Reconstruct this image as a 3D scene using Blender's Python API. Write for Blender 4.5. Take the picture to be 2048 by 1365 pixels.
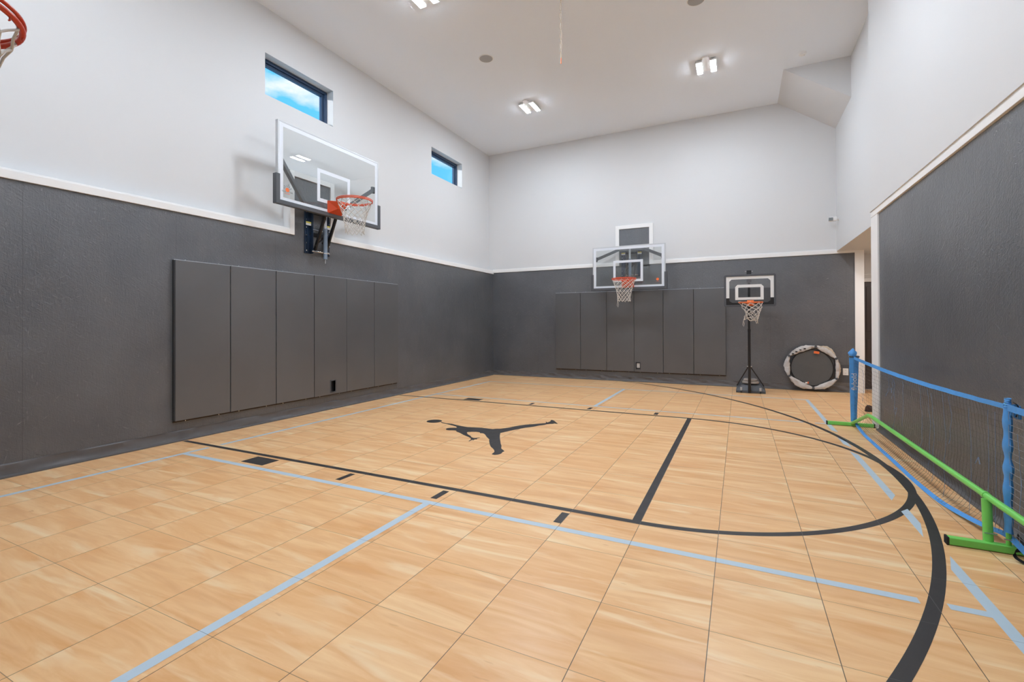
import bpy, bmesh, math, random
from mathutils import Vector, Matrix, noise
PI = math.pi
random.seed(7)
S = bpy.context.scene
COL = S.collection
for o in list(bpy.data.objects): bpy.data.objects.remove(o)

# ------------------------------------------------------------ camera
cd = bpy.data.cameras.new('camera'); cam = bpy.data.objects.new('camera', cd); COL.objects.link(cam)
cd.sensor_width = 36; cd.lens = 934.07/2048*36; cd.shift_y = -39.38/2048; cd.clip_start = 0.02
Rr = [[0.8993705636459591, 0.4371742635421594, -0.0033544811104509816],
      [-0.00502593552934792, 0.0026665605693690733, -0.9999838145824086],
      [-0.43715824276708387, 0.8993728663636126, 0.0045954357459226025]]
r, d, f = Vector(Rr[0]), Vector(Rr[1]), Vector(Rr[2])
cam.matrix_world = Matrix(((r.x, -d.x, -f.x, 0), (r.y, -d.y, -f.y, 0), (r.z, -d.z, -f.z, 1.278), (0, 0, 0, 1)))
S.camera = cam
# ------------------------------------------------------------ view
S.view_settings.view_transform = 'Standard'; S.view_settings.look = 'None'
S.view_settings.gamma = 1; S.view_settings.use_curve_mapping = False
S.view_settings.exposure = 0.0
LAMP = 345.0        # emission of the ceiling lamp lenses
# ------------------------------------------------------------ sun, low and nearly parallel to the left wall: it only reaches the window reveals
sl = bpy.data.lights.new('sun', 'SUN'); sl.energy = 5.5; sl.angle = math.radians(1.5); sl.color = (1, .98, .96)
so = bpy.data.objects.new('sun', sl); COL.objects.link(so)
so.rotation_euler = Vector((-.20, -1.0, .07)).to_track_quat('Z', 'Y').to_euler()
# ------------------------------------------------------------ sky
W = bpy.data.worlds.new('sky'); S.world = W; W.use_nodes = True
nt = W.node_tree; nt.nodes.clear()
def N(nt, t, **kw):
    n = nt.nodes.new(t)
    for k, v in kw.items():
        if k.startswith('i_'): n.inputs[int(k[2:]) if k[2:].isdigit() else k[2:]].default_value = v
        else: setattr(n, k, v)
    return n
tc = N(nt, 'ShaderNodeTexCoord'); mp = N(nt, 'ShaderNodeMapping')
mp.inputs['Scale'].default_value = (1, 1, 2.2); mp.inputs['Location'].default_value = (3.2, 1.1, 0.3)
nz = N(nt, 'ShaderNodeTexNoise'); nz.inputs['Scale'].default_value = 5.6; nz.inputs['Detail'].default_value = 7; nz.inputs['Roughness'].default_value = .52
rp = N(nt, 'ShaderNodeValToRGB'); rp.color_ramp.elements[0].position = .50; rp.color_ramp.elements[1].position = .62
mx = N(nt, 'ShaderNodeMix', data_type='RGBA')
mx.inputs['A'].default_value = (.12, .60, 1.0, 1); mx.inputs['B'].default_value = (.86, .93, 1, 1)
bg = N(nt, 'ShaderNodeBackground'); bg.inputs['Strength'].default_value = 1.15
wo = N(nt, 'ShaderNodeOutputWorld')
L = nt.links.new
L(tc.outputs['Generated'], mp.inputs['Vector']); L(mp.outputs[0], nz.inputs['Vector']); L(nz.outputs['Fac'], rp.inputs[0])
L(rp.outputs[0], mx.inputs['Factor']); L(mx.outputs['Result'], bg.inputs[0]); L(bg.outputs[0], wo.inputs[0])

# ------------------------------------------------------------ materials
def srgb(*c): return tuple((v/255/12.92 if v/255 <= .04045 else ((v/255+.055)/1.055)**2.4) for v in c)+(1,)
class NB:
    """small node builder"""
    def __init__(s, name):
        s.m = bpy.data.materials.new(name); s.m.use_nodes = True; s.nt = s.m.node_tree; s.nt.nodes.clear()
        s.out = s.nt.nodes.new('ShaderNodeOutputMaterial')
    def n(s, t, **kw): return N(s.nt, t, **kw)
    def l(s, a, b): s.nt.links.new(a, b)
    def math(s, op, a, b=None, c=None):
        n = s.nt.nodes.new('ShaderNodeMath'); n.operation = op
        for i, v in enumerate((a, b, c)):
            if v is None: continue
            if isinstance(v, (int, float)): n.inputs[i].default_value = v
            else: s.l(v, n.inputs[i])
        return n.outputs[0]
    def mix(s, fac, a, b):
        n = s.nt.nodes.new('ShaderNodeMix'); n.data_type = 'RGBA'
        for k, v in (('Factor', fac), ('A', a), ('B', b)):
            if isinstance(v, (int, float)): n.inputs[k].default_value = v
            elif isinstance(v, tuple): n.inputs[k].default_value = v
            else: s.l(v, n.inputs[k])
        return n.outputs['Result']
    def noise(s, vec, scale, detail=3, rough=.5, dist=0):
        n = s.nt.nodes.new('ShaderNodeTexNoise'); n.inputs['Scale'].default_value = scale
        n.inputs['Detail'].default_value = detail; n.inputs['Roughness'].default_value = rough; n.inputs['Distortion'].default_value = dist
        s.l(vec, n.inputs['Vector']); return n.outputs['Fac']
    def ramp(s, v, p0, p1, c0=(0, 0, 0, 1), c1=(1, 1, 1, 1)):
        n = s.nt.nodes.new('ShaderNodeValToRGB'); e = n.color_ramp.elements
        e[0].position, e[1].position, e[0].color, e[1].color = p0, p1, c0, c1
        s.l(v, n.inputs[0]); return n.outputs[0]
    def mapping(s, vec, scale, rot=(0, 0, 0), loc=(0, 0, 0)):
        n = s.nt.nodes.new('ShaderNodeMapping'); n.inputs['Scale'].default_value = scale; n.inputs['Rotation'].default_value = rot
        n.inputs['Location'].default_value = loc; s.l(vec, n.inputs['Vector']); return n.outputs[0]
    def obj(s): return s.n('ShaderNodeTexCoord').outputs['Object']
    def pos(s): return s.n('ShaderNodeNewGeometry').outputs['Position']
    def bsdf(s, col, rough=.5, metal=0, bump=None, bs=.2, bd=.01, spec=.5, coat=0):
        b = s.n('ShaderNodeBsdfPrincipled')
        if isinstance(col, tuple): b.inputs['Base Color'].default_value = col
        else: s.l(col, b.inputs['Base Color'])
        if isinstance(rough, (int, float)): b.inputs['Roughness'].default_value = rough
        else: s.l(rough, b.inputs['Roughness'])
        b.inputs['Metallic'].default_value = metal; b.inputs['Specular IOR Level'].default_value = spec
        b.inputs['Coat Weight'].default_value = coat
        if bump is not None:
            bp = s.n('ShaderNodeBump'); bp.inputs['Strength'].default_value = bs; bp.inputs['Distance'].default_value = bd
            s.l(bump, bp.inputs['Height']); s.l(bp.outputs[0], b.inputs['Normal'])
        s.l(b.outputs[0], s.out.inputs['Surface']); return b
def simple(name, col, rough=.5, metal=0, var=.08, scale=30, bs=.05, spec=.5, coat=0):
    b = NB(name); n = b.noise(b.obj(), scale, 3)
    c2 = tuple(v*(1-var) for v in col[:3])+(1,)
    b.bsdf(b.mix(n, col, c2), rough, metal, n, bs, .002, spec, coat); return b.m

def osb(name, axis):
    """dark painted strand board; axis = the horizontal axis the panel runs along"""
    b = NB(name); p = b.pos(); sx = b.n('ShaderNodeSeparateXYZ'); b.l(p, sx.inputs[0])
    h = sx.outputs[axis]
    fl = []
    for k, (ang, sc) in enumerate(((.5, 1), (-.45, 1.1), (1.25, 1.2), (-1.2, .9), (.05, 1.3))):
        # strands lie flat in the panel: long along one in-plane direction, thin across it
        rot = (0, ang*1.2, 0) if axis == 0 else (ang*1.2, 0, 0)
        scl = (11*sc, 40, 62*sc) if axis == 0 else (40, 11*sc, 62*sc)
        fl.append(b.noise(b.mapping(b.mapping(p, (1, 1, 1), rot), scl, (0, 0, 0), (k*3.1, k*1.7, 0)), 1.0, 2.5, .55, .5))
    mxx = b.math('MAXIMUM', b.math('MAXIMUM', fl[0], fl[1]), b.math('MAXIMUM', fl[2], fl[3]))
    mnn = b.math('MINIMUM', b.math('MINIMUM', fl[0], fl[1]), b.math('MINIMUM', fl[2], fl[4]))
    t = b.math('ADD', b.math('MULTIPLY', mxx, 1.0), b.math('MULTIPLY', mnn, .8))
    big = b.noise(p, 1.1, 4, .65); dirt = b.noise(b.mapping(p, (2, 2, .8)), 2.2, 5, .7)
    chips = b.ramp(mxx, .70, .78); pits = b.ramp(mnn, .20, .27, (1, 1, 1, 1), (0, 0, 0, 1))
    seam = b.math('LESS_THAN', b.math('ABSOLUTE', b.math('SUBTRACT', b.math('FRACT', b.math('MULTIPLY', b.math('SUBTRACT', h, {0: -4.333, 1: 1.773}[axis]), 1/1.2192)), .0015)), .0015)
    col = b.mix(b.ramp(big, .3, .7), (.080, .087, .100, 1), (.120, .127, .141, 1))
    col = b.mix(b.math('MULTIPLY', b.ramp(dirt, .5, .75), .35), col, (.15, .145, .14, 1))
    col = b.mix(b.math('MULTIPLY', chips, .55), col, (.30, .30, .30, 1))
    col = b.mix(b.math('MULTIPLY', pits, .75), col, (.02, .02, .022, 1))
    col = b.mix(b.math('MULTIPLY', seam, .6), col, (.03, .03, .03, 1))
    hgt = b.math('SUBTRACT', t, b.math('MULTIPLY', seam, .5))
    b.bsdf(col, b.math('ADD', b.math('MULTIPLY', mxx, .2), .22), 0, hgt, .55, .010, 1.0); return b.m

SEAMX, PX, SEAMY, PY = -.1184, .4555, .726, .4587
def court(name, kind):
    b = NB(name); p = b.pos(); sx = b.n('ShaderNodeSeparateXYZ'); b.l(p, sx.inputs[0]); X, Y = sx.outputs[0], sx.outputs[1]
    def seam(v, o, pitch, hw):
        t = b.math('FRACT', b.math('ADD', b.math('MULTIPLY', b.math('SUBTRACT', v, o), 1/pitch), .5))
        return b.math('LESS_THAN', b.math('ABSOLUTE', b.math('SUBTRACT', t, .5)), hw/pitch)
    s1 = seam(X, SEAMX, PX, .0017); s2 = seam(Y, SEAMY, PY, .0013)
    sm = b.math('MAXIMUM', s1, b.math('MULTIPLY', s2, .75))
    if kind == 'wood':
        rw = .4587/4
        row = b.math('FLOOR', b.math('MULTIPLY', b.math('SUBTRACT', Y, SEAMY), 1/rw))
        ix = b.math('FLOOR', b.math('MULTIPLY', b.math('SUBTRACT', X, SEAMX), 1/PX))       # each tile carries its own print
        ty = b.math('FLOOR', b.math('MULTIPLY', b.math('SUBTRACT', Y, SEAMY), 1/PY))
        cv = b.n('ShaderNodeCombineXYZ'); b.l(row, cv.inputs[0]); b.l(ix, cv.inputs[1])
        w2 = b.n('ShaderNodeTexWhiteNoise', noise_dimensions='3D'); b.l(cv.outputs[0], w2.inputs['Vector'])
        pl = w2.outputs['Value']
        ct = b.n('ShaderNodeCombineXYZ'); b.l(ty, ct.inputs[0]); b.l(ix, ct.inputs[1]); ct.inputs[2].default_value = 4
        w3 = b.n('ShaderNodeTexWhiteNoise', noise_dimensions='3D'); b.l(ct.outputs[0], w3.inputs['Vector'])
        off = b.n('ShaderNodeVectorMath', operation='ADD'); b.l(p, off.inputs[0])
        sc = b.n('ShaderNodeVectorMath', operation='SCALE'); b.l(w3.outputs['Color'], sc.inputs[0]); sc.inputs['Scale'].default_value = 9; b.l(sc.outputs[0], off.inputs[1])
        g1 = b.noise(b.mapping(off.outputs[0], (1.3, 9, 1)), 1.0, 5, .6, .9)
        g2 = b.noise(b.mapping(off.outputs[0], (1.5, 10, 1), loc=(5, 2, 0)), 1.0, 3, .5, .6)
        g3 = b.noise(b.mapping(off.outputs[0], (7, 34, 1)), 1.0, 2, .5)
        col = b.mix(b.ramp(g1, .3, .7), srgb(228, 168, 108), srgb(252, 212, 160))
        col = b.mix(b.math('MULTIPLY', b.ramp(g2, .56, .70), .7), col, srgb(255, 232, 190))
        col = b.mix(b.math('MULTIPLY', b.ramp(g2, .28, .44, (1, 1, 1, 1), (0, 0, 0, 1)), .6), col, srgb(222, 164, 112))
        col = b.mix(b.math('MULTIPLY', b.ramp(g3, .72, .80), .5), col, srgb(196, 134, 86))
        col = b.mix(b.math('MULTIPLY', b.math('ADD', b.math('MULTIPLY', pl, .35), b.math('MULTIPLY', w3.outputs['Value'], .65)), .34), col, srgb(238, 180, 122))
        sc_ = .32
    elif kind == 'black':
        g = b.noise(b.mapping(p, (60, 9, 1), (0, 0, .5)), 1.0, 4, .7); g2 = b.noise(b.mapping(p, (8, 70, 1), (0, 0, .3)), 1.0, 4, .7)
        col = b.mix(b.math('MULTIPLY', b.ramp(b.math('MAXIMUM', g, g2), .70, .76), .5), (.040, .036, .036, 1), (.16, .15, .15, 1))
        sc_ = .34
    else:
        g = b.noise(p, 25, 3); col = b.mix(g, srgb(188, 205, 217), srgb(194, 210, 221)); sc_ = .38
    dark = (.03, .022, .02, 1) if kind != 'black' else (.13, .12, .12, 1)
    if kind == 'blue': dark = (.10, .14, .18, 1)
    col = b.mix(b.math('MULTIPLY', sm, .85), col, dark)
    ro = b.math('ADD', b.math('MULTIPLY', b.noise(p, 9, 3), .12), sc_-.05)
    b.bsdf(col, ro, 0, b.math('MULTIPLY', sm, -1), .4, .002, .42); return b.m

M = {}
def paint(name, c, bumpscale=60, bs=.05):
    b = NB(name); n = b.noise(b.pos(), bumpscale, 4, .6); b.bsdf(c, .6, 0, n, bs, .003, .35); return b.m
M['wall'] = paint('white wall paint', (.70, .705, .71, 1))
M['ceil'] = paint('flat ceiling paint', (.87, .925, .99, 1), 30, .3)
M['trim'] = paint('white trim paint', (.88, .875, .87, 1), 20, .02)
M['wood'] = court('maple sport tile', 'wood'); M['black'] = court('black court paint', 'black'); M['blue'] = court('light blue court paint', 'blue')
M['osbx'] = osb('dark painted strand board x', 0); M['osby'] = osb('dark painted strand board y', 1)
M['rubber'] = simple('charcoal rubber base', (.135, .128, .128, 1), .5, 0, .2, 12, .2)
def vinyl():
    b = NB('black pad vinyl'); p = b.pos()
    n = b.noise(p, 500, 2); s = b.noise(b.mapping(p, (9, 9, 60), (.6, .6, 0)), 1, 4, .7); big = b.noise(p, 1.7, 4, .6)
    col = b.mix(big, (.080, .084, .091, 1), (.116, .119, .125, 1))
    col = b.mix(b.math('MULTIPLY', b.ramp(s, .72, .8), .25), col, (.2, .2, .2, 1))
    b.bsdf(col, b.math('ADD', b.math('MULTIPLY', big, .12), .26), 0, n, .12, .001, 1.0); return b.m
M['vinyl'] = vinyl()
M['pad_side'] = simple('pad edge black', (.012, .012, .014, 1), .6)
M['alu'] = simple('brushed aluminium', (.62, .64, .66, 1), .35, .7, .1, 80)
M['silver'] = simple('silver painted steel', (.55, .57, .60, 1), .35, .5)
M['chrome'] = simple('chrome steel', (.75, .76, .77, 1), .2, 1, .05)
M['steel'] = simple('blue grey steel tube', (.26, .33, .42, 1), .3, .6)
M['navy'] = simple('navy painted steel', (.018, .040, .085, 1), .35, 0, .3, 10, .05)
M['blacksteel'] = simple('black painted steel', (.018, .018, .020, 1), .3, 0, .2)
M['charcoal'] = simple('charcoal padding', (.085, .092, .104, 1), .5, 0, .15, 25)
M['orange'] = simple('orange powder coat', (.80, .085, .015, 1), .35, 0, .1, 15)
M['orange2'] = simple('bright orange plastic', (.88, .18, .04, 1), .4, 0, .1, 15)
M['red'] = simple('red orange powder coat', (.62, .045, .012, 1), .3, 0, .1, 15)
M['net'] = simple('white net cord', (.72, .69, .64, 1), .8, 0, .15, 200)
M['white'] = simple('white plastic', (.85, .85, .84, 1), .4, 0, .03)
M['border'] = simple('white board print', (.74, .78, .84, 1), .35, 0, .03)
M['greymetal'] = simple('grey brace steel', (.15, .16, .175, 1), .4, .2)
M['green'] = simple('lime green steel tube', (.22, .74, .14, 1), .3, 0, .12, 8, .02)
M['bluefab'] = simple('bright blue nylon', (.085, .36, .84, 1), .55, 0, .2, 40, .2)
M['dkcord'] = simple('dark netting cord', (.085, .075, .07, 1), .8)
M['ltcord'] = simple('pale netting cord', (.30, .30, .31, 1), .8)
M['thread'] = simple('pale blue thread', (.22, .33, .52, 1), .8)
M['strap'] = simple('black webbing', (.008, .008, .010, 1), .6)
M['fabric'] = simple('pale grey fabric', (.64, .62, .61, 1), .75, 0, .3, 14, .8)
M['beige'] = simple('beige lining fabric', (.60, .50, .38, 1), .8, 0, .2, 14, .5)
M['mat'] = simple('black jumping mat', (.10, .10, .10, 1), .7, 0, .2, 6)
M['tile_speaker'] = simple('speaker grille', (.42, .42, .42, 1), .7, 0, .1, 300, .3)
M['yellow'] = simple('yellow label print', (.75, .65, .12, 1), .5)
M['window_frame'] = simple('dark window frame with reflection tint', (.03, .06, .12, 1), .35, 0, .1)  # navy cast is a reflection painted into the dark frame colour
M['door'] = simple('dark brown door paint', (.055, .042, .042, 1), .4, 0, .1)
M['beigewall'] = paint('hallway wall paint', (.72, .70, .68, 1))
M['brown'] = simple('dark brown leather', (.05, .02, .015, 1), .5)
M['weight'] = simple('grey beige weight plastic', (.42, .38, .35, 1), .5, 0, .15, 10)
M['string'] = simple('natural twine', (.72, .60, .46, 1), .9, 0, .3, 90)
M['greyink'] = simple('grey print', (.20, .22, .23, 1), .5)
M['redink'] = simple('red print', (.75, .15, .07, 1), .5)
M['rail_tint'] = simple('dark steel rail with floor reflection tint', (.05, .028, .018, 1), .7)  # brown puts the floor's reflection into the dark rail's colour
def glass(name, tint, gl, r=.0):
    b = NB(name); t = b.n('ShaderNodeBsdfTransparent'); t.inputs[0].default_value = tint
    g = b.n('ShaderNodeBsdfGlossy'); g.inputs['Color'].default_value = (1, 1, 1, 1); g.inputs['Roughness'].default_value = r
    lw = b.n('ShaderNodeLayerWeight'); lw.inputs['Blend'].default_value = .5      # facing term, then Schlick
    fr = b.math('ADD', b.math('MULTIPLY', b.math('POWER', lw.outputs['Facing'], 5.0), 1-gl), gl)
    m = b.n('ShaderNodeMixShader'); b.l(fr, m.inputs[0]); b.l(t.outputs[0], m.inputs[1]); b.l(g.outputs[0], m.inputs[2])
    b.l(m.outputs[0], b.out.inputs['Surface']); return b.m
M['glass'] = glass('tempered backboard glass', (.93, .945, .945, 1), .045)
M['smoke'] = glass('clear acrylic board', (.80, .80, .80, 1), .10, .01)
M['pane'] = glass('window glass', (.98, .99, 1, 1), .02)
def emis():
    b = NB('lit led lens'); e = b.n('ShaderNodeEmission'); n = b.noise(b.obj(), 40, 1)
    b.l(b.mix(n, (.86, .95, 1.06, 1), (.87, .955, 1.06, 1)), e.inputs[0]); e.inputs[1].default_value = LAMP; b.l(e.outputs[0], b.out.inputs['Surface']); return b.m
M['led'] = emis()

# ------------------------------------------------------------ mesh helpers
class MB:
    def __init__(s): s.v = []; s.f = []
    def add(s, vs, fs):
        o = len(s.v); s.v += [Vector(v) for v in vs]; s.f += [[i+o for i in f_] for f_ in fs]; return s
    def box(s, a, b):
        x0, y0, z0 = [min(a[i], b[i]) for i in range(3)]; x1, y1, z1 = [max(a[i], b[i]) for i in range(3)]
        return s.add([(x0, y0, z0), (x1, y0, z0), (x1, y1, z0), (x0, y1, z0), (x0, y0, z1), (x1, y0, z1), (x1, y1, z1), (x0, y1, z1)],
                     [(0, 3, 2, 1), (4, 5, 6, 7), (0, 1, 5, 4), (1, 2, 6, 5), (2, 3, 7, 6), (3, 0, 4, 7)])
    def prism(s, poly, z0, z1, ax=2):
        """polygon in the two other axes, extruded along ax"""
        def P(p, z): return {2: (p[0], p[1], z), 1: (p[0], z, p[1]), 0: (z, p[0], p[1])}[ax]
        n = len(poly); vs = [P(p, z0) for p in poly]+[P(p, z1) for p in poly]
        return s.add(vs, [tuple(range(n))[::-1], tuple(range(n, 2*n))]+[(i, (i+1) % n, (i+1) % n+n, i+n) for i in range(n)])
    def tube(s, pts, r, n=8, closed=False, rf=None, cap=True):
        pts = [Vector(p) for p in pts]; m = len(pts); o = len(s.v); up = None
        for i, p in enumerate(pts):
            a = pts[(i-1) % m] if (closed or i > 0) else p; b = pts[(i+1) % m] if (closed or i < m-1) else p
            t = (b-a).normalized() if (b-a).length > 1e-9 else Vector((0, 0, 1))
            if up is None:
                up = Vector((0, 0, 1)) if abs(t.z) < .9 else Vector((1, 0, 0))
            u = t.cross(up)
            if u.length < 1e-6: u = t.orthogonal()
            u.normalize(); w = u.cross(t).normalized(); up = w
            rr = r if rf is None else rf(i/(m-1))*r
            for k in range(n):
                an = 2*PI*k/n; s.v.append(p+u*math.cos(an)*rr+w*math.sin(an)*rr)
        for i in range(m if closed else m-1):
            j = (i+1) % m
            for k in range(n):
                s.f.append([o+i*n+k, o+i*n+(k+1) % n, o+j*n+(k+1) % n, o+j*n+k])
        if not closed and cap: s.f.append([o+k for k in range(n)][::-1]); s.f.append([o+(m-1)*n+k for k in range(n)])
        return s
    def ribbon(s, pts, nrm, w, t=.002):
        """flat strap: pts centre line, nrm side directions (width), thickness t"""
        pts = [Vector(p) for p in pts]; o = len(s.v); m = len(pts)
        for i, p in enumerate(pts):
            sd = Vector(nrm[i] if isinstance(nrm, list) else nrm).normalized()
            a = pts[max(i-1, 0)]; b = pts[min(i+1, m-1)]; q = (b-a).normalized().cross(sd).normalized()
            ww = w[i] if isinstance(w, list) else w
            for sx, sy in ((-1, -1), (1, -1), (1, 1), (-1, 1)): s.v.append(p+sd*ww/2*sx+q*t/2*sy)
        for i in range(m-1):
            for k in range(4): s.f.append([o+i*4+k, o+i*4+(k+1) % 4, o+i*4+4+(k+1) % 4, o+i*4+4+k])
        s.f.append([o+3, o+2, o+1, o]); s.f.append([o+(m-1)*4+k for k in range(4)]); return s
    def lathe(s, prof, n=32, c=(0, 0, 0)):
        o = len(s.v); m = len(prof)
        for (rr, z) in prof:
            for k in range(n):
                a = 2*PI*k/n; s.v.append(Vector((c[0]+rr*math.cos(a), c[1]+rr*math.sin(a), c[2]+z)))
        for i in range(m-1):
            for k in range(n): s.f.append([o+i*n+k, o+i*n+(k+1) % n, o+(i+1)*n+(k+1) % n, o+(i+1)*n+k])
        s.f.append([o+k for k in range(n)][::-1]); s.f.append([o+(m-1)*n+k for k in range(n)]); return s
    def xf(s, mat): s.v = [mat @ v for v in s.v]; return s
    def build(s, name, mat, parent=None, smooth=False, bevel=0, kind=None, label=None):
        me = bpy.data.meshes.new(name); me.from_pydata([tuple(v) for v in s.v], [], s.f)
        bm = bmesh.new(); bm.from_mesh(me); bmesh.ops.recalc_face_normals(bm, faces=bm.faces); bm.to_mesh(me); bm.free()
        me.materials.append(M[mat] if isinstance(mat, str) else mat)
        ob = bpy.data.objects.new(name, me); COL.objects.link(ob)
        if smooth:
            for p in me.polygons: p.use_smooth = True
            try: me.set_sharp_from_angle(angle=math.radians(40))
            except Exception: pass
        if bevel:
            bv = ob.modifiers.new('bevel', 'BEVEL'); bv.width = bevel; bv.segments = 3; bv.limit_method = 'ANGLE'
        if parent: ob.parent = parent
        if kind: ob['kind'] = kind
        if label: ob['label'] = label
        return ob
def thing(name, label, cat, loc=(0, 0, 0), rz=0, group=None):
    o = bpy.data.objects.new(name, None); COL.objects.link(o); o.location = loc; o.rotation_euler = (0, 0, rz)
    o.empty_display_size = .1; o['label'] = label; o['category'] = cat
    if group: o['group'] = group
    return o
def tag(o, label, cat, group=None):
    o['label'] = label; o['category'] = cat
    if group: o['group'] = group
    return o
def struct(name, mb, mat, parent=None, **kw):
    return mb.build(name, mat, parent, kind=None if parent else 'structure', **kw)
def copy_tree(o, parent=None):
    c = o.copy(); COL.objects.link(c); c.parent = parent
    for ch in [k for k in bpy.data.objects if k.parent == o]: copy_tree(ch, c)
    return c
def text_mb(body, size, ext=.0008):
    cu = bpy.data.curves.new('t', 'FONT'); cu.body = body; cu.size = size; cu.extrude = ext; cu.align_x = 'CENTER'; cu.align_y = 'CENTER'
    ob = bpy.data.objects.new('t', cu); COL.objects.link(ob); dg = bpy.context.evaluated_depsgraph_get()
    me = bpy.data.meshes.new_from_object(ob.evaluated_get(dg)); m = MB(); m.add([v.co for v in me.vertices], [list(p.vertices) for p in me.polygons])
    bpy.data.objects.remove(ob); bpy.data.meshes.remove(me); return m

# ------------------------------------------------------------ room shell
XL, XU, YF, YN, XR, XRU, ZC = -5.55, -5.67, 10.34, -.37, 1.50, 1.47, 5.52
DZ = 2.53
fl = struct('floor', MB().box((-5.75, -.5, -.1), (3.6, 12.2, 0)), 'wood')
LT, LH = .0009, .0005
def black(mb, lab='black painted court line'): return mb.build('court_line', 'black', fl, label=lab)
def blue(mb): return mb.build('court_line', 'blue', fl, label='light blue court line')
CY_, RX = 4.85, -.60
def arc(cx, cy, ro, ri, a0, a1, n=120):
    m = MB(); o = []
    for i in range(n+1):
        a = a0+(a1-a0)*i/n
        o += [(cx+ro*math.cos(a), cy+ro*math.sin(a), LH), (cx+ri*math.cos(a), cy+ri*math.sin(a), LH)]
    f_ = [(2*i, 2*i+1, 2*i+3, 2*i+2) for i in range(n)]
    return m.add(o, f_)
def rect(x0, y0, x1, y1, z=LT):
    return MB().add([(x0, y0, z), (x1, y0, z), (x1, y1, z), (x0, y1, z)], [(0, 1, 2, 3)])
black(rect(-5.48, 3.022, -.60, 3.072)); black(rect(-5.48, 6.632, -.60, 6.682))
black(rect(-.629, 3.06, -.573, 6.64, .0011))
black(arc(RX, 4.852, 1.83, 1.778, -PI/2, PI/2, 96), 'black semicircle at the free throw line')
ARCX, ARO = -4.84, 6.04
b0 = math.asin((-.36-CY_)/ARO); b1 = math.asin((10.33-CY_)/ARO)
LH = .0008
black(arc(ARCX, CY_, ARO, ARO-.055, b0, b1, 160), 'black three point arc')
for y0, y1 in ((2.82, 2.99), (6.725, 6.885)):
    black(rect(-4.185, y0-.008, -3.885, y1))
    for x in (-2.965, -2.015, -1.055): black(rect(x-.027, y0, x+.027, y1))
# light blue lines, cut where they meet black ones
blue(rect(-4.977, -.3, -4.927, 2.985)); blue(rect(-4.977, 3.11, -4.927, 9.09, .0007))
blue(rect(-4.93, 2.718, .735, 2.77)); blue(rect(.84, 2.72, .98, 2.77)); blue(rect(-2.03, -.3, -1.975, 2.72)); blue(rect(-4.93, 6.995, .735, 7.04, .0007)); blue(rect(.86, 6.995, .98, 7.04))
blue(rect(-2.03, 7.04, -1.975, 9.04)); blue(rect(-4.93, 9.04, 1.03, 9.09, .0007))
def strip_x(x0, x1, ylo, yhi):
    """strip along y whose two ends are given per x edge"""
    return MB().add([(x0, ylo[0], .0008), (x1, ylo[1], .0008), (x1, yhi[1], .0008), (x0, yhi[0], .0008)], [(0, 1, 2, 3)])
blue(strip_x(.977, 1.029, (6.62, 6.53), (9.04, 9.04)))
blue(strip_x(.977, 1.029, (5.93, 5.80), (6.27, 6.17)))
blue(strip_x(.977, 1.029, (4.20, 4.335), (5.62, 5.51)))
blue(strip_x(.977, 1.029, (3.56, 3.80), (3.985, 4.055)))
blue(strip_x(.977, 1.029, (-.3, -.3), (3.16, 3.34)))
logo = [(-3.494,5.059),(-3.378,5.019),(-3.306,5.026),(-3.208,4.99),(-3.118,4.964),(-3.023,4.947),(-2.97,4.957),(-2.909,4.975),(-2.859,4.988),(-2.799,4.986),(-2.729,4.984),(-2.682,4.982),(-2.656,5.019),(-2.61,5.04),(-2.57,5.094),(-2.54,5.148),(-2.51,5.228),(-2.469,5.31),(-2.422,5.384),(-2.356,5.442),(-2.293,5.509),(-2.235,5.564),(-2.235,5.591),(-2.267,5.649),(-2.249,5.64),(-2.226,5.612),(-2.22,5.671),(-2.219,5.711),(-2.241,5.759),(-2.229,5.788),(-2.191,5.759),(-2.142,5.69),(-2.074,5.59),(-2.098,5.589),(-2.123,5.594),(-2.133,5.562),(-2.16,5.544),(-2.191,5.508),(-2.205,5.459),(-2.249,5.402),(-2.294,5.298),(-2.351,5.226),(-2.386,5.155),(-2.423,5.069),(-2.459,4.985),(-2.481,4.918),(-2.509,4.841),(-2.462,4.738),(-2.4,4.618),(-2.336,4.507),(-2.285,4.415),(-2.229,4.33),(-2.218,4.299),(-2.188,4.242),(-2.152,4.208),(-2.114,4.168),(-2.118,4.133),(-2.108,4.095),(-2.106,4.064),(-2.117,4.033),(-2.141,4.009),(-2.176,4.015),(-2.186,4.042),(-2.189,4.083),(-2.2,4.117),(-2.234,4.169),(-2.265,4.206),(-2.315,4.254),(-2.364,4.321),(-2.419,4.409),(-2.465,4.486),(-2.474,4.514),(-2.506,4.548),(-2.56,4.606),(-2.622,4.685),(-2.667,4.731),(-2.694,4.74),(-2.716,4.73),(-2.747,4.771),(-2.792,4.773),(-2.845,4.748),(-2.876,4.724),(-2.878,4.7),(-2.841,4.649),(-2.812,4.618),(-2.768,4.586),(-2.74,4.564),(-2.72,4.531),(-2.68,4.508),(-2.651,4.513),(-2.622,4.552),(-2.611,4.54),(-2.624,4.501),(-2.604,4.461),(-2.624,4.46),(-2.624,4.432),(-2.617,4.406),(-2.636,4.426),(-2.643,4.41),(-2.635,4.354),(-2.645,4.35),(-2.666,4.44),(-2.695,4.48),(-2.746,4.519),(-2.787,4.542),(-2.849,4.579),(-2.942,4.647),(-3.012,4.684),(-3.046,4.729),(-3.083,4.722),(-3.128,4.701),(-3.167,4.706),(-3.201,4.739),(-3.213,4.783),(-3.193,4.817),(-3.161,4.842),(-3.124,4.869),(-3.162,4.908),(-3.228,4.944),(-3.275,4.959),(-3.34,4.982),(-3.416,5.001),(-3.46,5.019)]
from mathutils.geometry import tessellate_polygon
tri = tessellate_polygon([[Vector((x, y, 0)) for x, y in logo]])
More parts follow.
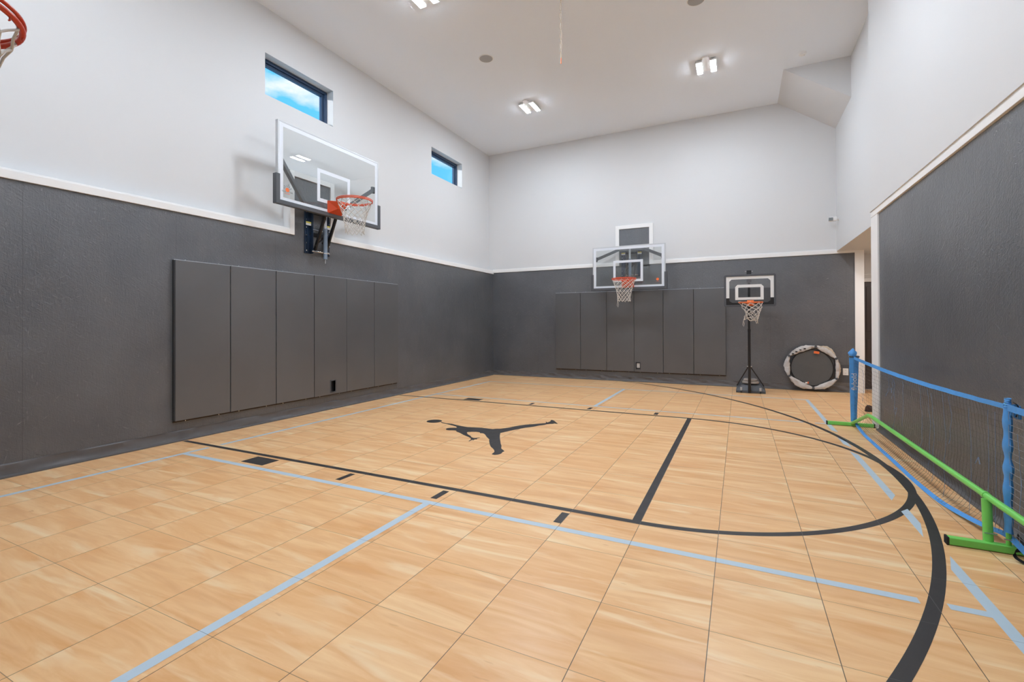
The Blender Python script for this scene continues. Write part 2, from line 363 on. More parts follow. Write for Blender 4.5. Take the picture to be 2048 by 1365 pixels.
lm = MB().add([(x, y, .0009) for x, y in logo], [list(t) for t in tri])
lm.add([(-3.597+.1*math.cos(a*PI/16), 5.062+.1*math.sin(a*PI/16), .0010) for a in range(32)], [tuple(range(32))])
lm.build('court_emblem', 'black', fl, label='black emblem of a leaping player with a ball')

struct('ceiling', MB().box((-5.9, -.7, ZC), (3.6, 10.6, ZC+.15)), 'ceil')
# left wall: white plaster above, with two window openings; strand board below
WIN = [(4.155, 5.318, 4.352, 4.911), (7.905, 9.081, 4.367, 4.925)]
m = MB(); x0, x1 = -5.90, XU
ys = [YN-.2, WIN[0][0], WIN[0][1], WIN[1][0], WIN[1][1], YF+.2]
for a, b in ((0, 1), (2, 3), (4, 5)): m.box((x0, ys[a], 0), (x1, ys[b], ZC))
for w in WIN: m.box((x0, w[0], 0), (x1, w[1], w[2])); m.box((x0, w[0], w[3]), (x1, w[1], ZC))
wl = struct('wall_left', m, 'wall')
NL = (4.50, 5.135, 3.335)
MB().box((XU, YN, 0), (XL, YF+.01, DZ)).box((XU, NL[0], DZ), (XL, NL[1], NL[2]+.02)).build('wainscot_panel', 'osby', wl, label='dark painted strand board panelling')
NF = (-2.378, -1.731, 3.35)
wf = struct('wall_far', MB().box((-5.9, YF+.012, 0), (1.95, YF+.25, ZC)), 'wall')
MB().box((XL, YF, 0), (1.892, YF+.012, 2.545)).box((NF[0], YF, 2.5), (NF[1], YF+.012, NF[2]+.02)).build('wainscot_panel', 'osbx', wf, label='dark painted strand board panelling')
wn = struct('wall_near', MB().box((-5.9, YN-.25, 0), (1.9, YN-.012, ZC)), 'wall')
MB().box((XL, YN-.012, 0), (XR, YN, 2.545)).box((-2.42, YN-.012, 2.5), (-1.77, YN, 3.35)).build('wainscot_panel', 'osbx', wn, label='dark painted strand board panelling')
wr = struct('wall_right', MB().box((XR+.012, YN-.2, 0), (XR+.3, 7.18, 2.60)).box((XRU, YN-.2, 2.645), (XR+.3, 7.18, ZC)).box((1.62, 7.17, 2.585), (3.6, YF+.02, ZC)), 'wall')
MB().box((XR, YN, 0), (XR+.012, 6.885, 2.572)).build('wainscot_panel', 'osby', wr, label='dark painted strand board panelling')
# sloping bulkhead in the far right corner under the ceiling
m = MB().prism([(.69, ZC), (1.62, ZC), (1.62, 4.86)], 9.015, YF+.012, 1)
struct('trim_1', m, 'wall')
# mouldings
t = .02
m = MB()
def frame_left():
    m = MB(); X1 = XL+t
    for a, b in ((YN, NL[0]-.072), (NL[1]+.075, YF)):
        m.box((XU, a, 2.517), (X1, b, 2.588)); m.box((XU, a, 2.588), (X1-.012, b, 2.604))
    for a, b in ((NL[0]-.072, NL[0]), (NL[1], NL[1]+.075)): m.box((XU, a, 2.517), (X1, b, NL[2]+.072))
    m.box((XU, NL[0], NL[2]), (X1, NL[1], NL[2]+.072))
    return m
struct('trim_2', frame_left(), 'trim', bevel=.002)
m = MB(); Y1 = YF-t
for a, b in ((XL, NF[0]-.08), (NF[1]+.08, 1.892)): m.box((a, Y1, 2.545), (b, YF+.012, 2.612)); m.box((a, Y1+.012, 2.612), (b, YF+.012, 2.628))
for a, b in ((NF[0]-.08, NF[0]), (NF[1], NF[1]+.08)): m.box((a, Y1, 2.545), (b, YF+.012, NF[2]+.08))
m.box((NF[0], Y1, NF[2]), (NF[1], YF+.012, NF[2]+.08))
struct('trim_3', m, 'trim', bevel=.002)
m = MB().box((XR-t, YN, 2.575), (XR+.3, 7.18, 2.648))
struct('trim_4', m, 'trim', bevel=.002)
struct('trim_5', MB().box((XR-.016, 6.885, 0), (XR+.32, 7.19, 2.58)), 'trim', bevel=.003)
struct('trim_6', MB().box((1.892, YF-.02, 0), (2.03, YF+.26, 2.585)), 'trim', bevel=.003)
# alcove behind the right opening, with a dark door
ah = struct('wall_hallway', MB().box((1.9, 10.98, 2.08), (3.6, 11.1, 2.6)).box((1.9, 10.98, 0), (2.02, 11.1, 2.1)).box((3.05, 10.98, 0), (3.6, 11.1, 2.6)).box((3.5, 7.1, 0), (3.62, 11.1, 2.6)).box((1.8, 7.0, 0), (3.6, 7.12, 2.6)).box((1.9, YF+.25, 0), (1.95, 11.0, 2.6)), 'beigewall')
struct('ceiling_hallway', MB().box((1.9, YF+.02, 2.585), (3.6, 11.1, 2.7)), 'beigewall')
struct('trim_7', MB().box((1.95, 10.955, 2.05), (3.1, 10.99, 2.115)).box((1.95, 10.97, 2.19), (3.1, 10.985, 2.2)), 'trim', bevel=.003)
dr = struct('door_1', MB().box((2.0, 11.0, .005), (3.05, 11.04, 2.06)), 'door')
MB().box((2.19, 10.99, 1.1), (2.9, 11.005, 1.96)).box((2.19, 10.99, .25), (2.9, 11.005, .95)).build('door_panel', 'door', dr, bevel=.008)
# windows
for i, w in enumerate(WIN):
    a, b, c, e = w; fx = -5.80
    m = MB()
    for (p, q) in (((a, c), (b, c+.045)), ((a, e-.045), (b, e)), ((a, c+.045), (a+.045, e-.045)), ((b-.045, c+.045), (b, e-.045))): m.box((fx, p[0], p[1]), (fx-.03, q[0], q[1]))
    for (p, q) in (((a, c), (b, c+.08)), ((a, e-.08), (b, e)), ((a, c+.08), (a+.08, e-.08)), ((b-.08, c+.08), (b, e-.08))): m.box((fx-.03, p[0], p[1]), (fx-.085, q[0], q[1]))
    fr = struct('window_%d' % (i+1), m, 'window_frame', bevel=.004)
    MB().box((fx-.06, a+.07, c+.07), (fx-.066, b-.07, e-.07)).build('window_pane', 'pane', fr)
# rubber cove base with a rippled face
def cove(P0, P1, nrm, h=.10, amp=.006, lip=.05, seed=0, diag=0):
    P0, P1, nrm = Vector(P0), Vector(P1), Vector(nrm); Lg = (P1-P0).length; n = int(Lg/.03); m = MB()
    prof = [(.0, h), (.006, h), (.008, h*.92), (.009, h*.6), (.012, h*.35), (.022, h*.18), (lip, .012), (lip, 0), (0, 0)]
    for i in range(n+1):
        p = P0+(P1-P0)*i/n; s_ = i/n*Lg
        for j, (o, z) in enumerate(prof):
            k = 0
            if 2 <= j <= 4:
                k = amp*(math.sin(s_*(17 if diag else 9)+z*(40 if diag else 8)+seed)*.6+noise.noise(Vector((s_*6, z*12, seed)))*1.1)
            m.v.append(p+nrm*(o+max(k, -.006))+Vector((0, 0, z)))
    q = len(prof)
    for i in range(n):
        for j in range(q): m.f.append([i*q+j, i*q+(j+1) % q, (i+1)*q+(j+1) % q, (i+1)*q+j])
    m.f.append(list(range(q))); m.f.append([n*q+j for j in range(q)][::-1])
    return m
struct('baseboard_left', cove((XL, YN, 0), (XL, YF, 0), (1, 0, 0), .112, .010, .055, 1), 'rubber', smooth=True)
struct('baseboard_far', cove((XL, YF, 0), (1.892, YF, 0), (0, -1, 0), .112, .014, .04, 2, 1), 'rubber', smooth=True)
struct('baseboard_right', cove((XR, YN, 0), (XR, 6.88, 0), (-1, 0, 0), .10, .008, .045, 3), 'rubber', smooth=True)
struct('baseboard_near', cove((XL, YN, 0), (XR, YN, 0), (0, 1, 0), .10, .008, .04, 4), 'rubber', smooth=True)

# ------------------------------------------------------------ ceiling lamps
def lamp(loc, label):
    t = thing('ceiling_light', label, 'ceiling light', loc, 0, 'twin head lamps on the ceiling')
    MB().box((-.07, -.19, -.012), (.07, .19, 0)).build('base_plate', 'white', t, bevel=.004)
    MB().lathe([(.05, -.02), (.055, 0)], 24, (0, -.225, 0)).build('sensor_cap', 'white', t, smooth=True)
    for s_ in (-1, 1):
        h = MB().box((s_*.105-.048, -.19, -.045), (s_*.105+.048, .19, -.012)).build('lamp_head', 'white', t, bevel=.004)
        MB().box((s_*.105-.038, -.180, -.0482), (s_*.105+.038, .180, -.044)).build('lens', 'led', h)
    return t
for (x, y), lb in zip(((-3.64, 8.32), (-.46, 8.28), (-3.64, 4.86), (-.46, 4.86), (-3.64, 1.4), (-.46, 1.4)),
    ('lit twin lamp on the ceiling nearest the left far corner', 'lit twin lamp on the ceiling nearest the sloping bulkhead', 'lit twin lamp on the ceiling above the left wall hoop',
     'lit twin lamp on the ceiling above the free throw line', 'lit twin lamp on the ceiling near the left edge over the closest hoop', 'lit twin lamp on the ceiling straight above the viewer')):
    lamp((x, y, ZC), lb)
for (x, y), lb in zip(((-3.617, 6.523), (-.487, 6.56)), ('round grey ceiling speaker nearer the left wall', 'round grey ceiling speaker cut by the top edge of the photo')):
    t = thing('ceiling_speaker', lb, 'speaker', (x, y, ZC), 0, 'round speakers flush in the ceiling')
    MB().lathe([(.10, -.006), (.112, -.006), (.115, 0)], 48).build('rim', 'white', t, smooth=True)
    MB().lathe([(0.001, -.010), (.06, -.010), (.104, -.007), (.104, -.002)], 48).build('grille', 'tile_speaker', t, smooth=True)
t = thing('smoke_detector', 'small round white smoke detector on the ceiling by the bulkhead', 'smoke detector', (.92, 8.585, ZC))
MB().lathe([(.03, -.04), (.045, -.036), (.05, -.02), (.056, -.018), (.056, 0)], 40).build('housing', 'white', t, smooth=True)
MB().lathe([(.004, -.043), (.005, -.038)], 12, (.02, 0, 0)).build('indicator', 'greyink', t)
t = thing('security_camera', 'small white security camera with dark face high in the far right corner', 'security camera', (1.62, 10.12, 3.14))
MB().lathe([(.03, 0), (.03, .012)], 24).xf(Matrix.Rotation(-PI/2, 4, 'Y')).build('wall_mount', 'white', t, smooth=True)
MB().tube([(-.01, 0, 0), (-.05, -.005, -.005)], .01).build('arm', 'white', t, smooth=True)
cbody = MB().box((-.145, -.05, -.035), (-.03, .02, .04)).build('housing', 'white', t, bevel=.012)
MB().box((-.152, -.062, -.028), (-.09, -.048, .026)).box((-.150, -.055, -.026), (-.142, .012, .03)).build('lens_face', 'greyink', cbody, bevel=.003)
# hanging twine
t = thing('hanging_string', 'thin tan twine hanging loose from the middle of the ceiling', 'string', (-2.0, 5.55, 4.58))
for k in (0, 1):
    pts = [(.010*math.sin(i*.9+k*PI)*(1 if i > 2 else .5)+.006*noise.noise(Vector((i*.6, k, 0))), .008*math.cos(i*.9+k*PI), .03+i*.035) for i in range(27)]
    pts[-1] = (0, 0, ZC-4.58)
    MB().tube(pts, .0035, 6).build('strand', 'string', t, smooth=True)
MB().tube([(0, 0, -.03), (0, 0, 0), (.002, 0, .04)], .006, 8).build('knot', 'orange2', t, smooth=True, label='small orange knot')

# ------------------------------------------------------------ wall pads
def pads(n, w, axis, origin, labels, group, hole=None):
    out = []
    for k in range(n):
        # local: x along the wall, +y out of the wall
        if axis == 'L': loc = (XL, origin+(k+.5)*w, .225); rz = -PI/2
        else: loc = (origin+(k+.5)*w, YF, .222); rz = PI
        t = thing('wall_pad', labels[k], 'wall pad', loc, rz, group)
        hw = w/2-.0035; H_ = 1.76
        m = MB()
        if hole and hole[0] == k:
            hx, z0, z1, hr = hole[1], hole[2]-loc[2], hole[3]-loc[2], .042
            for (a, b, c, e) in ((-hw, hx-hr, 0, H_), (hx+hr, hw, 0, H_), (hx-hr, hx+hr, 0, z0), (hx-hr, hx+hr, z1, H_)): m.box((a, .008, c), (b, .05, e))
            m.build('cushion', 'vinyl', t, bevel=.0)
            fr = MB()
            for (a, b, c, e) in ((hx-hr-.014, hx-hr, z0-.014, z1+.014), (hx+hr, hx+hr+.014, z0-.014, z1+.014), (hx-hr, hx+hr, z0-.014, z0), (hx-hr, hx+hr, z1, z1+.014)): fr.box((a, .012, c), (b, .056, e))
            fr.build('outlet_cutout', 'charcoal', t, bevel=.003)
        else:
            m.box((-hw, .008, 0), (hw, .05, H_)); m.build('cushion', 'vinyl', t, bevel=.006)
        MB().box((-w/2+.001, .001, .004), (w/2-.001, .008, H_-.004)).build('backing_board', 'pad_side', t)
        MB().box((-w/2, .0, H_), (w/2, .03, H_+.006)).box((-w/2, .026, H_-.004), (w/2, .031, H_+.003)).build('top_rail', 'silver', t)
        MB().box((-w/2, .0, -.018), (w/2, .012, -.004)).build('bottom_rail', 'rail_tint', t)
        for sx in (-.3, .3):
            for zz in (-.011, H_+.014): MB().lathe([(.007, 0), (.005, .008)], 10).xf(Matrix.Translation((sx*w, .012, zz)) @ Matrix.Rotation(-PI/2, 4, 'X')).build('screw', 'chrome', t)
        out.append(t)
    return out
ol = ['first', 'second', 'third', 'fourth', 'fifth', 'sixth']
LP = pads(6, .6163, 'L', 2.957, ['black vinyl wall pad on the left wall, closest to the viewer', 'black vinyl wall pad on the left wall, second from its near end', 'black vinyl wall pad on the left wall, third from its near end',
    'black vinyl wall pad on the left wall with an outlet cutout', 'black vinyl wall pad on the left wall, just beyond the one with the cutout', 'black vinyl wall pad at the far end of the left wall row'], 'black pads along the left wall', (3, -.035, .262, .425))
FP = pads(6, .6055, 'F', -3.869, ['black vinyl wall pad on the far wall, closest to the corner', 'black vinyl wall pad on the far wall, second from the corner', 'black vinyl wall pad on the far wall, third from the corner',
    'black vinyl wall pad on the far wall with an outlet cutout', 'black vinyl wall pad on the far wall, just right of the one with the cutout', 'black vinyl wall pad on the far wall, beside the portable hoop'], 'black pads along the far wall', (3, .222, .285, .425))
def outlet(loc, rz, label, h=.10, w=.065):
    t = thing('wall_outlet', label, 'wall outlet', loc, rz)
    MB().box((-w/2, 0, -h/2), (w/2, .008, h/2)).build('cover_plate', 'white', t, bevel=.003)
    for z in (-h*.22, h*.22):
        s_ = MB().box((-.017, .008, z-.014), (.017, .0105, z+.014)).build('socket', 'white', t, bevel=.002)
        MB().box((-.008, .0104, z-.005), (-.005, .0112, z+.006)).box((.005, .0104, z-.005), (.008, .0112, z+.006)).build('slot', 'greyink', s_)
    return t
outlet((XL+.004, 5.105, .343), -PI/2, 'white outlet deep in the pad cutout on the left wall')
outlet((-1.972, YF-.012, .355), PI, 'white outlet in the pad cutout on the far wall')
t = outlet((1.745, YF-.006, .375), PI, 'white outlet on the dark far wall behind the blue net post', .125, .085)
t = MB().box((1.42, YF-.006, .175), (1.89, YF, .50)).build('access_panel', 'charcoal'); tag(t, 'dark square panel around the outlet low on the far wall', 'wall panel')

# ------------------------------------------------------------ basketball hoops
def net_mb(R0, R1, Hn, loops=12, rows=6, r=.0038, jit=.006, seed=0, tail=False):
    rnd = random.Random(seed); P = {}
    for j in range(rows*2+1):
        f_ = j/(rows*2); rad = R0+(R1-R0)*(1-(1-f_)**1.8)
        if f_ > .8: rad += .006*(f_-.8)/.2
        for k in range(loops*2):
            if (k+j) % 2: continue
            a = 2*PI*k/(loops*2)
            q = jit*min(1, f_*2)
            P[(j, k)] = Vector((rad*math.cos(a)+rnd.uniform(-q, q), rad*math.sin(a)+rnd.uniform(-q, q), -Hn*f_+rnd.uniform(-q, q)))
    m = MB()
    for (j, k), p in P.items():
        for dk in (-1, 1):
            q = P.get((j+1, (k+dk) % (loops*2)))
            if q is not None:
                mid = (p+q)/2; mid += Vector((mid.x, mid.y, 0)).normalized()*-.004
                m.tube([p, mid, q], r, 7)
    for k in range(0, loops*2, 2):                       # loops over the rim hooks
        p = P[(0, k)]; m.tube([p, p+Vector((0, 0, .02)), p*1.03+Vector((0, 0, .028))], r, 5)
    if tail:
        p = P[(rows*2, 0)]; m.tube([p, p+Vector((.01, .0, -.07)), p+Vector((-.012, .01, -.11)), p+Vector((-.02, 0, -.06)), p+Vector((-.012, 0, 0))], r, 5)
    return m
def ring(R, r, c=(0, 0, 0), n=64, k=10):
    return MB().tube([(c[0]+R*math.cos(2*PI*i/n), c[1]+R*math.sin(2*PI*i/n), c[2]) for i in range(n)], r, k, True)
def hoop(label, loc, rz, Wd, z0, z1, boxw, boxh, wall, plate_top, logo_side, rimmat='orange', tail=False, seed=1):
    """local frame: +y out of the board, board face at y=0, origin on the floor below its middle; wall at y=-wall"""
    T = thing('basketball_hoop', label, 'basketball hoop', loc, rz)
    hw = Wd/2; e = .022
    MB().box((-hw+e, -.014, z0+e), (hw-e, -.004, z1-e)).build('glass_board', 'glass', T)
    m = MB()
    for (a, b, c, g) in ((-hw, hw, z1-e, z1), (-hw, hw, z0, z0+e), (-hw, -hw+e, z0+e, z1-e), (hw-e, hw, z0+e, z1-e)): m.box((a, -.05, c), (b, 0, g))
    m.build('board_frame', 'alu', T, bevel=.003)
    bw = .052; i0 = -hw+e; i1 = hw-e; j0 = z0+e; j1 = z1-e
    m = MB()
    for (a, b, c, g) in ((i0, i1, j1-bw, j1), (i0, i1, j0, j0+bw), (i0, i0+bw, j0+bw, j1-bw), (i1-bw, i1, j0+bw, j1-bw)): m.box((a, -.004, c), (b, -.0025, g))
    m.build('board_border', 'border', T)
    rz_ = z0+.17; bx = boxw/2; b0, b1 = rz_-.015, rz_-.015+boxh; bw = .05
    m = MB()
    for (a, b, c, g) in ((-bx, bx, b1-bw, b1), (-bx, bx, b0, b0+bw), (-bx, -bx+bw, b0+bw, b1-bw), (bx-bw, bx, b0+bw, b1-bw)): m.box((a, -.004, c), (b, -.0025, g))
    m.build('target_square', 'border', T)
    # padding: bottom and the lower corners
    ph = .36 if Wd > 1.7 else .33; pt = .035
    for s_ in (-1, 1):
        MB().prism([(s_*(hw+pt), -.055), (s_*(hw+pt), .012), (s_*(hw-.022), .012), (s_*(hw-.022), .0015), (s_*(hw+.0015), .0015), (s_*(hw+.0015), -.055)], z0-.02, z0+ph).build('corner_padding', 'charcoal', T, bevel=.004)
    MB().box((-hw+.003, -.055, z0-.02), (hw-.003, .0125, z0+.035)).build('bottom_padding', 'charcoal', T, bevel=.006)
    # rim
    ry = .385; rr = .2366
    m = ring(rr, .0085, (0, ry, rz_)); m.v += []
    rim = m.build('rim', rimmat, T, smooth=True)
    ring(rr+.004, .006, (0, ry, rz_+.018)).build('rim_flange', rimmat, rim, smooth=True)
    hk = MB()
    for k in range(12):
        a = 2*PI*(k+.5)/12; x, y = rr*math.cos(a), ry+rr*math.sin(a)
        MB().tube([(x, y, rz_-.006), (x*1.0, y, rz_-.017), (x*.985, ry+(y-ry)*.985, rz_-.018)], .0025, 6).build('net_hook', rimmat, rim, smooth=True)
    m = MB().add([(-.13, 0, rz_+.03), (.13, 0, rz_+.03), (.13, 0, rz_-.15), (-.13, 0, rz_-.15),
                  (-.10, .16, rz_+.006), (.10, .16, rz_+.006), (.055, .13, rz_-.09), (-.055, .13, rz_-.09)],
                 [(0, 1, 5, 4), (1, 2, 6, 5), (2, 3, 7, 6), (3, 0, 4, 7), (4, 5, 6, 7), (0, 3, 2, 1)])
    m.build('rim_bracket', rimmat, T, bevel=.004)
    m = MB()
    for sx in (-.115, .115):
        for zz in (rz_+.01, rz_-.03, rz_-.12): m.tube([(sx, -.002, zz), (sx, .012, zz)], .006, 8)
    m.build('bracket_bolts', 'chrome', T)
    nm = net_mb(.232, .125, .44, 12, 5, .0038, .007, seed, tail).xf(Matrix.Translation((0, ry, rz_-.012))); nm.build('net', 'net', T, smooth=True)
    # steel carriage behind the glass
    yw = -wall+.001
    for s_ in (-1, 1):
        x = s_*.175; m = MB().box((x-.05, yw, 2.29), (x+.05, yw+.012, plate_top)).box((x-s_*.05-.006, yw, 2.29), (x-s_*.05+.006, yw+.065, plate_top)).box((x+s_*.012-.004, yw, 2.29), (x+s_*.012+.004, yw+.03, plate_top))
        p = m.build('wall_channel', 'navy', T, bevel=.002)
        b_ = MB()
        for q in range(6):
            zz = 2.33+(plate_top-2.38)*q/5; b_.tube([(x+s_*.03, yw+.01, zz), (x+s_*.03, yw+.024, zz)], .009, 8)
        b_.build('bolts', 'chrome', p)
        zl = 2.69 if Wd > 1.7 else plate_top-.075
        lb = MB().box((x-.042, yw+.0305, zl), (x+.045, yw+.033, zl+.03)).build('warning_label', 'white', p)
        MB().box((x-.042, yw+.0303, zl+.031), (x+.045, yw+.0335, zl+.052)).build('label_header', 'yellow', lb)
    MB().box((-.14, yw, 2.55), (.14, yw+.02, 2.60)).box((-.14, yw, plate_top-.06), (.14, yw+.02, plate_top-.02)).build('cross_plate', 'blacksteel', T, bevel=.002)
    # lifting arms from the wall pivots to the board carriage
    zc = z0+.02 if z0 > 2.5 else z0+.10; piv = 2.34 if z0 > 2.5 else 2.62
    for s_ in (-1, 1):
        x = s_*.10
        a, b = Vector((x, -wall+.07, piv)), Vector((x, -.07, zc)); dd = (b-a).normalized(); sd = Vector((1, 0, 0)); up_ = dd.cross(sd)
        m = MB(); vs = []
        for p in (a, b):
            for q, w_ in ((-1, -1), (1, -1), (1, 1), (-1, 1)): vs.append(p+sd*.013*q+up_*.022*w_)
        m.add(vs, [(0, 1, 2, 3), (7, 6, 5, 4)]+[(i, (i+1) % 4+0, (i+1) % 4+4, i+4) for i in range(4)]).build('lift_arm', 'blacksteel', T, bevel=.003)
    for (x0_, x1_, za, zb) in ((-.12, .03, 2.62, 2.44), (.12, -.03, 2.40, 2.56)):
        MB().tube([(x0_, -wall+.10, za), (x1_, -wall+.14, zb)], .010, 8).build('scissor_link', 'blacksteel', T, smooth=True)
    MB().tube([(-.15, -wall+.07, 2.325), (.15, -wall+.07, 2.325)], .014, 12).build('pivot_rod', 'chrome', T, smooth=True)
    MB().tube([(-.13, -wall+.06, 2.63), (.13, -wall+.06, 2.63)], .012, 12).build('upper_pivot_rod', 'greymetal', T, smooth=True)
    # actuator tube
    ya = -wall*.52; top = 2.92
    c = MB().tube([(0, ya, 2.215), (0, ya, 2.66)], .031, 20).build('actuator_tube', 'steel', T, smooth=True)
    MB().tube([(0, ya, 2.66), (0, ya, top)], .024, 20).build('actuator_rod', 'chrome', c, smooth=True)
    MB().tube([(0, ya, 2.155), (0, ya, 2.215)], .006, 8).build('actuator_tip', 'silver', c, smooth=True)
    MB().tube([(0, ya, 2.29), (0, ya, 2.305)], .0325, 20).build('clamp_ring', 'chrome', c, smooth=True)
    # bent brace that spreads from the carriage to the board edges
    zs = z0+(.60 if z0 > 2.5 else .665); zm = 2.93 if z0 > 2.5 else 2.885
    pts = [(-hw+.06, -.06, zs), (-.27, -wall+.09, zm), (.27, -wall+.09, zm), (hw-.06, -.06, zs)]
    m = MB()
    def bar(a, b, w_, h_):
        a, b = Vector(a), Vector(b); dd = (b-a).normalized(); u_ = Vector((0, 0, 1)); u_ = (u_-dd*u_.dot(dd)).normalized(); s2 = dd.cross(u_); vs = []
        for p in (a, b):
            for q, v_ in ((-1, -1), (1, -1), (1, 1), (-1, 1)): vs.append(p+s2*w_/2*q+u_*h_/2*v_)
        m.add(vs, [(0, 1, 2, 3), (7, 6, 5, 4)]+[(i, (i+1) % 4, (i+1) % 4+4, i+4) for i in range(4)])
    for i in range(3): bar(pts[i], pts[i+1], .045, .06)
    m.build('board_brace', 'greymetal', T, bevel=.003)
    m = MB()
    for s_ in (-1, 1): m.box((s_*(hw-.09), -.08, zs-.05), (s_*(hw-.03), -.045, zs+.05))
    m.build('brace_clamp', 'greymetal', T, bevel=.004)
    # small emblem at a bottom corner of the glass (viewer's side: +1 is local -x, the viewer's right)
    lx = logo_side*(hw-.135) if Wd > 1.7 else logo_side*(hw-.155); lz = z0+.155
    face = Matrix(((-1, 0, 0, lx), (0, 0, 1, -.0020), (0, 1, 0, lz), (0, 0, 0, 1)))
    em = text_mb('GLADIATOR', .029, .0006).xf(Matrix.Scale(1.0, 4)).xf(face).build('emblem_text', 'greyink', T)
    text_mb('HOOPS', .022, .0006).xf(Matrix.Translation((0, -.024, 0))).xf(face).build('emblem_subtext', 'redink', T)
    d_ = MB()
    d_.add([(.028*math.cos(a*PI/12), .026+.028*math.sin(a*PI/12), .001) for a in range(24)], [tuple(range(24))])
    d_.xf(face).build('emblem_ball', 'orange2', T)
    d_ = MB()
    for an, l0, l1 in ((25, .036, .07), (55, .036, .062), (80, .036, .075), (105, .036, .06), (135, .036, .068), (160, .036, .056)):
        a = math.radians(an); d_.ribbon([(l0*math.cos(a), .026+l0*math.sin(a), .0005), (l1*math.cos(a), .026+l1*math.sin(a), .0005)], (-math.sin(a), math.cos(a), 0), [.004, .009], .001)
    d_.xf(face).build('emblem_rays', 'greyink', T)
    return T
hoop('large glass backboard hoop with orange rim on the left wall below the window', (-5.20, 4.897, 0), -PI/2, 1.816, 2.82, 3.868, .60, .455, .35, 2.93, 1, 'orange', False, 3)
hoop('glass backboard hoop with orange rim on the far wall above the pads', (-2.104, 9.93, 0), PI, 1.52, 2.0, 2.92, .622, .455, .41, 2.85, -1, 'orange', True, 5)
hoop('closest basketball hoop, only its red rim and white net showing top left', (-2.108, .04, 0), 0, 1.52, 2.03, 2.95, .622, .455, .41, 2.85, -1, 'red', False, 8)

# portable hoop
T = thing('portable_hoop', 'small portable basketball hoop on a black pole in front of the far wall', 'basketball hoop', (.185, 9.55, 0), PI)
hw, z0, z1 = .418, 1.565, 2.15; by = .13; cx = .012   # local +y points to the viewer
def rrect(x0, x1, z0, z1, r, n=6):
    P = []
    for (cx_, cz_, a0) in ((x1-r, z1-r, 0), (x0+r, z1-r, PI/2), (x0+r, z0+r, PI), (x1-r, z0+r, 1.5*PI)):
        for i in range(n+1): P.append((cx_+r*math.cos(a0+i*PI/2/n), cz_+r*math.sin(a0+i*PI/2/n)))
    return P
def frame_ring(outer, inner, y0, y1):
    m = MB(); n = len(outer)
    vs = [(p[0], y0, p[1]) for p in outer]+[(p[0], y0, p[1]) for p in inner]+[(p[0], y1, p[1]) for p in outer]+[(p[0], y1, p[1]) for p in inner]
    fs = []
    for i in range(n):
        j = (i+1) % n; fs += [(i, j, n+j, n+i), (2*n+i, 2*n+j, 3*n+j, 3*n+i), (i, j, 2*n+j, 2*n+i), (n+i, n+j, 3*n+j, 3*n+i)]
    return m.add(vs, fs)
BT = Matrix.Translation((cx, by, 0))
bd = MB().box((-hw+.03, .004, z0+.03), (hw-.03, .009, z1-.03)).xf(BT).build('clear_board', 'smoke', T)
frame_ring(rrect(-hw, hw, z0, z1, .035), rrect(-hw+.034, hw-.034, z0+.034, z1-.034, .012), -.012, .022).xf(BT).build('board_frame', 'charcoal', T, bevel=.003)
def oct_(x0, x1, z0, z1, c, topc=True):
    return [(x1, z0), (x1, z1-c), (x1-c, z1), (x0+c, z1), (x0, z1-c), (x0, z0)] if topc else [(x1, z0), (x1, z1), (x1, z1), (x0, z1), (x0, z1), (x0, z0)]
A = [(hw-.036, z0+.16), (hw-.036, z1-.036), (-hw+.036, z1-.036), (-hw+.036, z0+.16), (-hw+.088, z0+.16), (-hw+.088, z1-.125), (-hw+.125, z1-.086), (hw-.125, z1-.086), (hw-.088, z1-.125), (hw-.088, z0+.16)]
MB().prism(A, .009, .011, 1).xf(BT).build('white_border', 'white', T)
B_ = [(hw-.036, z0+.036), (hw-.036, z0+.16), (hw-.088, z0+.16), (hw-.088, z0+.11), (hw-.135, z0+.075), (-hw+.135, z0+.075), (-hw+.088, z0+.11), (-hw+.088, z0+.16), (-hw+.036, z0+.16), (-hw+.036, z0+.036)]
MB().prism(B_, .009, .0105, 1).xf(BT).build('black_border', 'blacksteel', T)
o1 = [(.228, 1.69), (.228, 1.925), (.19, 1.965), (-.19, 1.965), (-.228, 1.925), (-.228, 1.69)]
i1 = [(.178, 1.735), (.178, 1.915), (.178, 1.915), (-.178, 1.915), (-.178, 1.915), (-.178, 1.735)]
frame_ring(o1, i1, .009, .0115).xf(Matrix.Translation((cx+.005, by, 0))).build('target_square', 'white', T)
MB().box((.14+cx, by+.0095, 1.655), (.18+cx, by+.0115, 1.667)).build('maker_plate', 'silver', T)
rz_ = 1.632; rr = .188; ry = by+.03+.04+rr
rim = ring(rr, .0085, (0, ry, rz_)).build('rim', 'orange2', T, smooth=True)
MB().add([(-.055, by+.01, rz_+.05), (.055, by+.01, rz_+.05), (.055, by+.01, rz_-.06), (-.055, by+.01, rz_-.06), (-.05, by+.075, rz_+.008), (.05, by+.075, rz_+.008), (.03, by+.06, rz_-.03), (-.03, by+.06, rz_-.03)],
         [(0, 1, 5, 4), (1, 2, 6, 5), (2, 3, 7, 6), (3, 0, 4, 7), (4, 5, 6, 7), (0, 3, 2, 1)]).build('rim_bracket', 'orange2', T, bevel=.003)
nm = net_mb(.184, .10, .36, 8, 4, .004, .018, 11, True)
for v in nm.v:                                   # the net is bunched up to one side
    q = min(1, -v.z/.36); v.x += -.03*math.sin(q*PI)+.05*q*noise.noise(Vector((v.x*6, v.y*6, 3))); v.z *= .9+.25*noise.noise(Vector((v.x*5, v.y*5, 1)))
nm.xf(Matrix.Translation((0, ry, rz_-.01))).build('net', 'net', T, smooth=True)
pl = MB().tube([(.02, .08, .012), (.02, .08, 1.15)], .024, 16).build('pole', 'blacksteel', T, smooth=True)
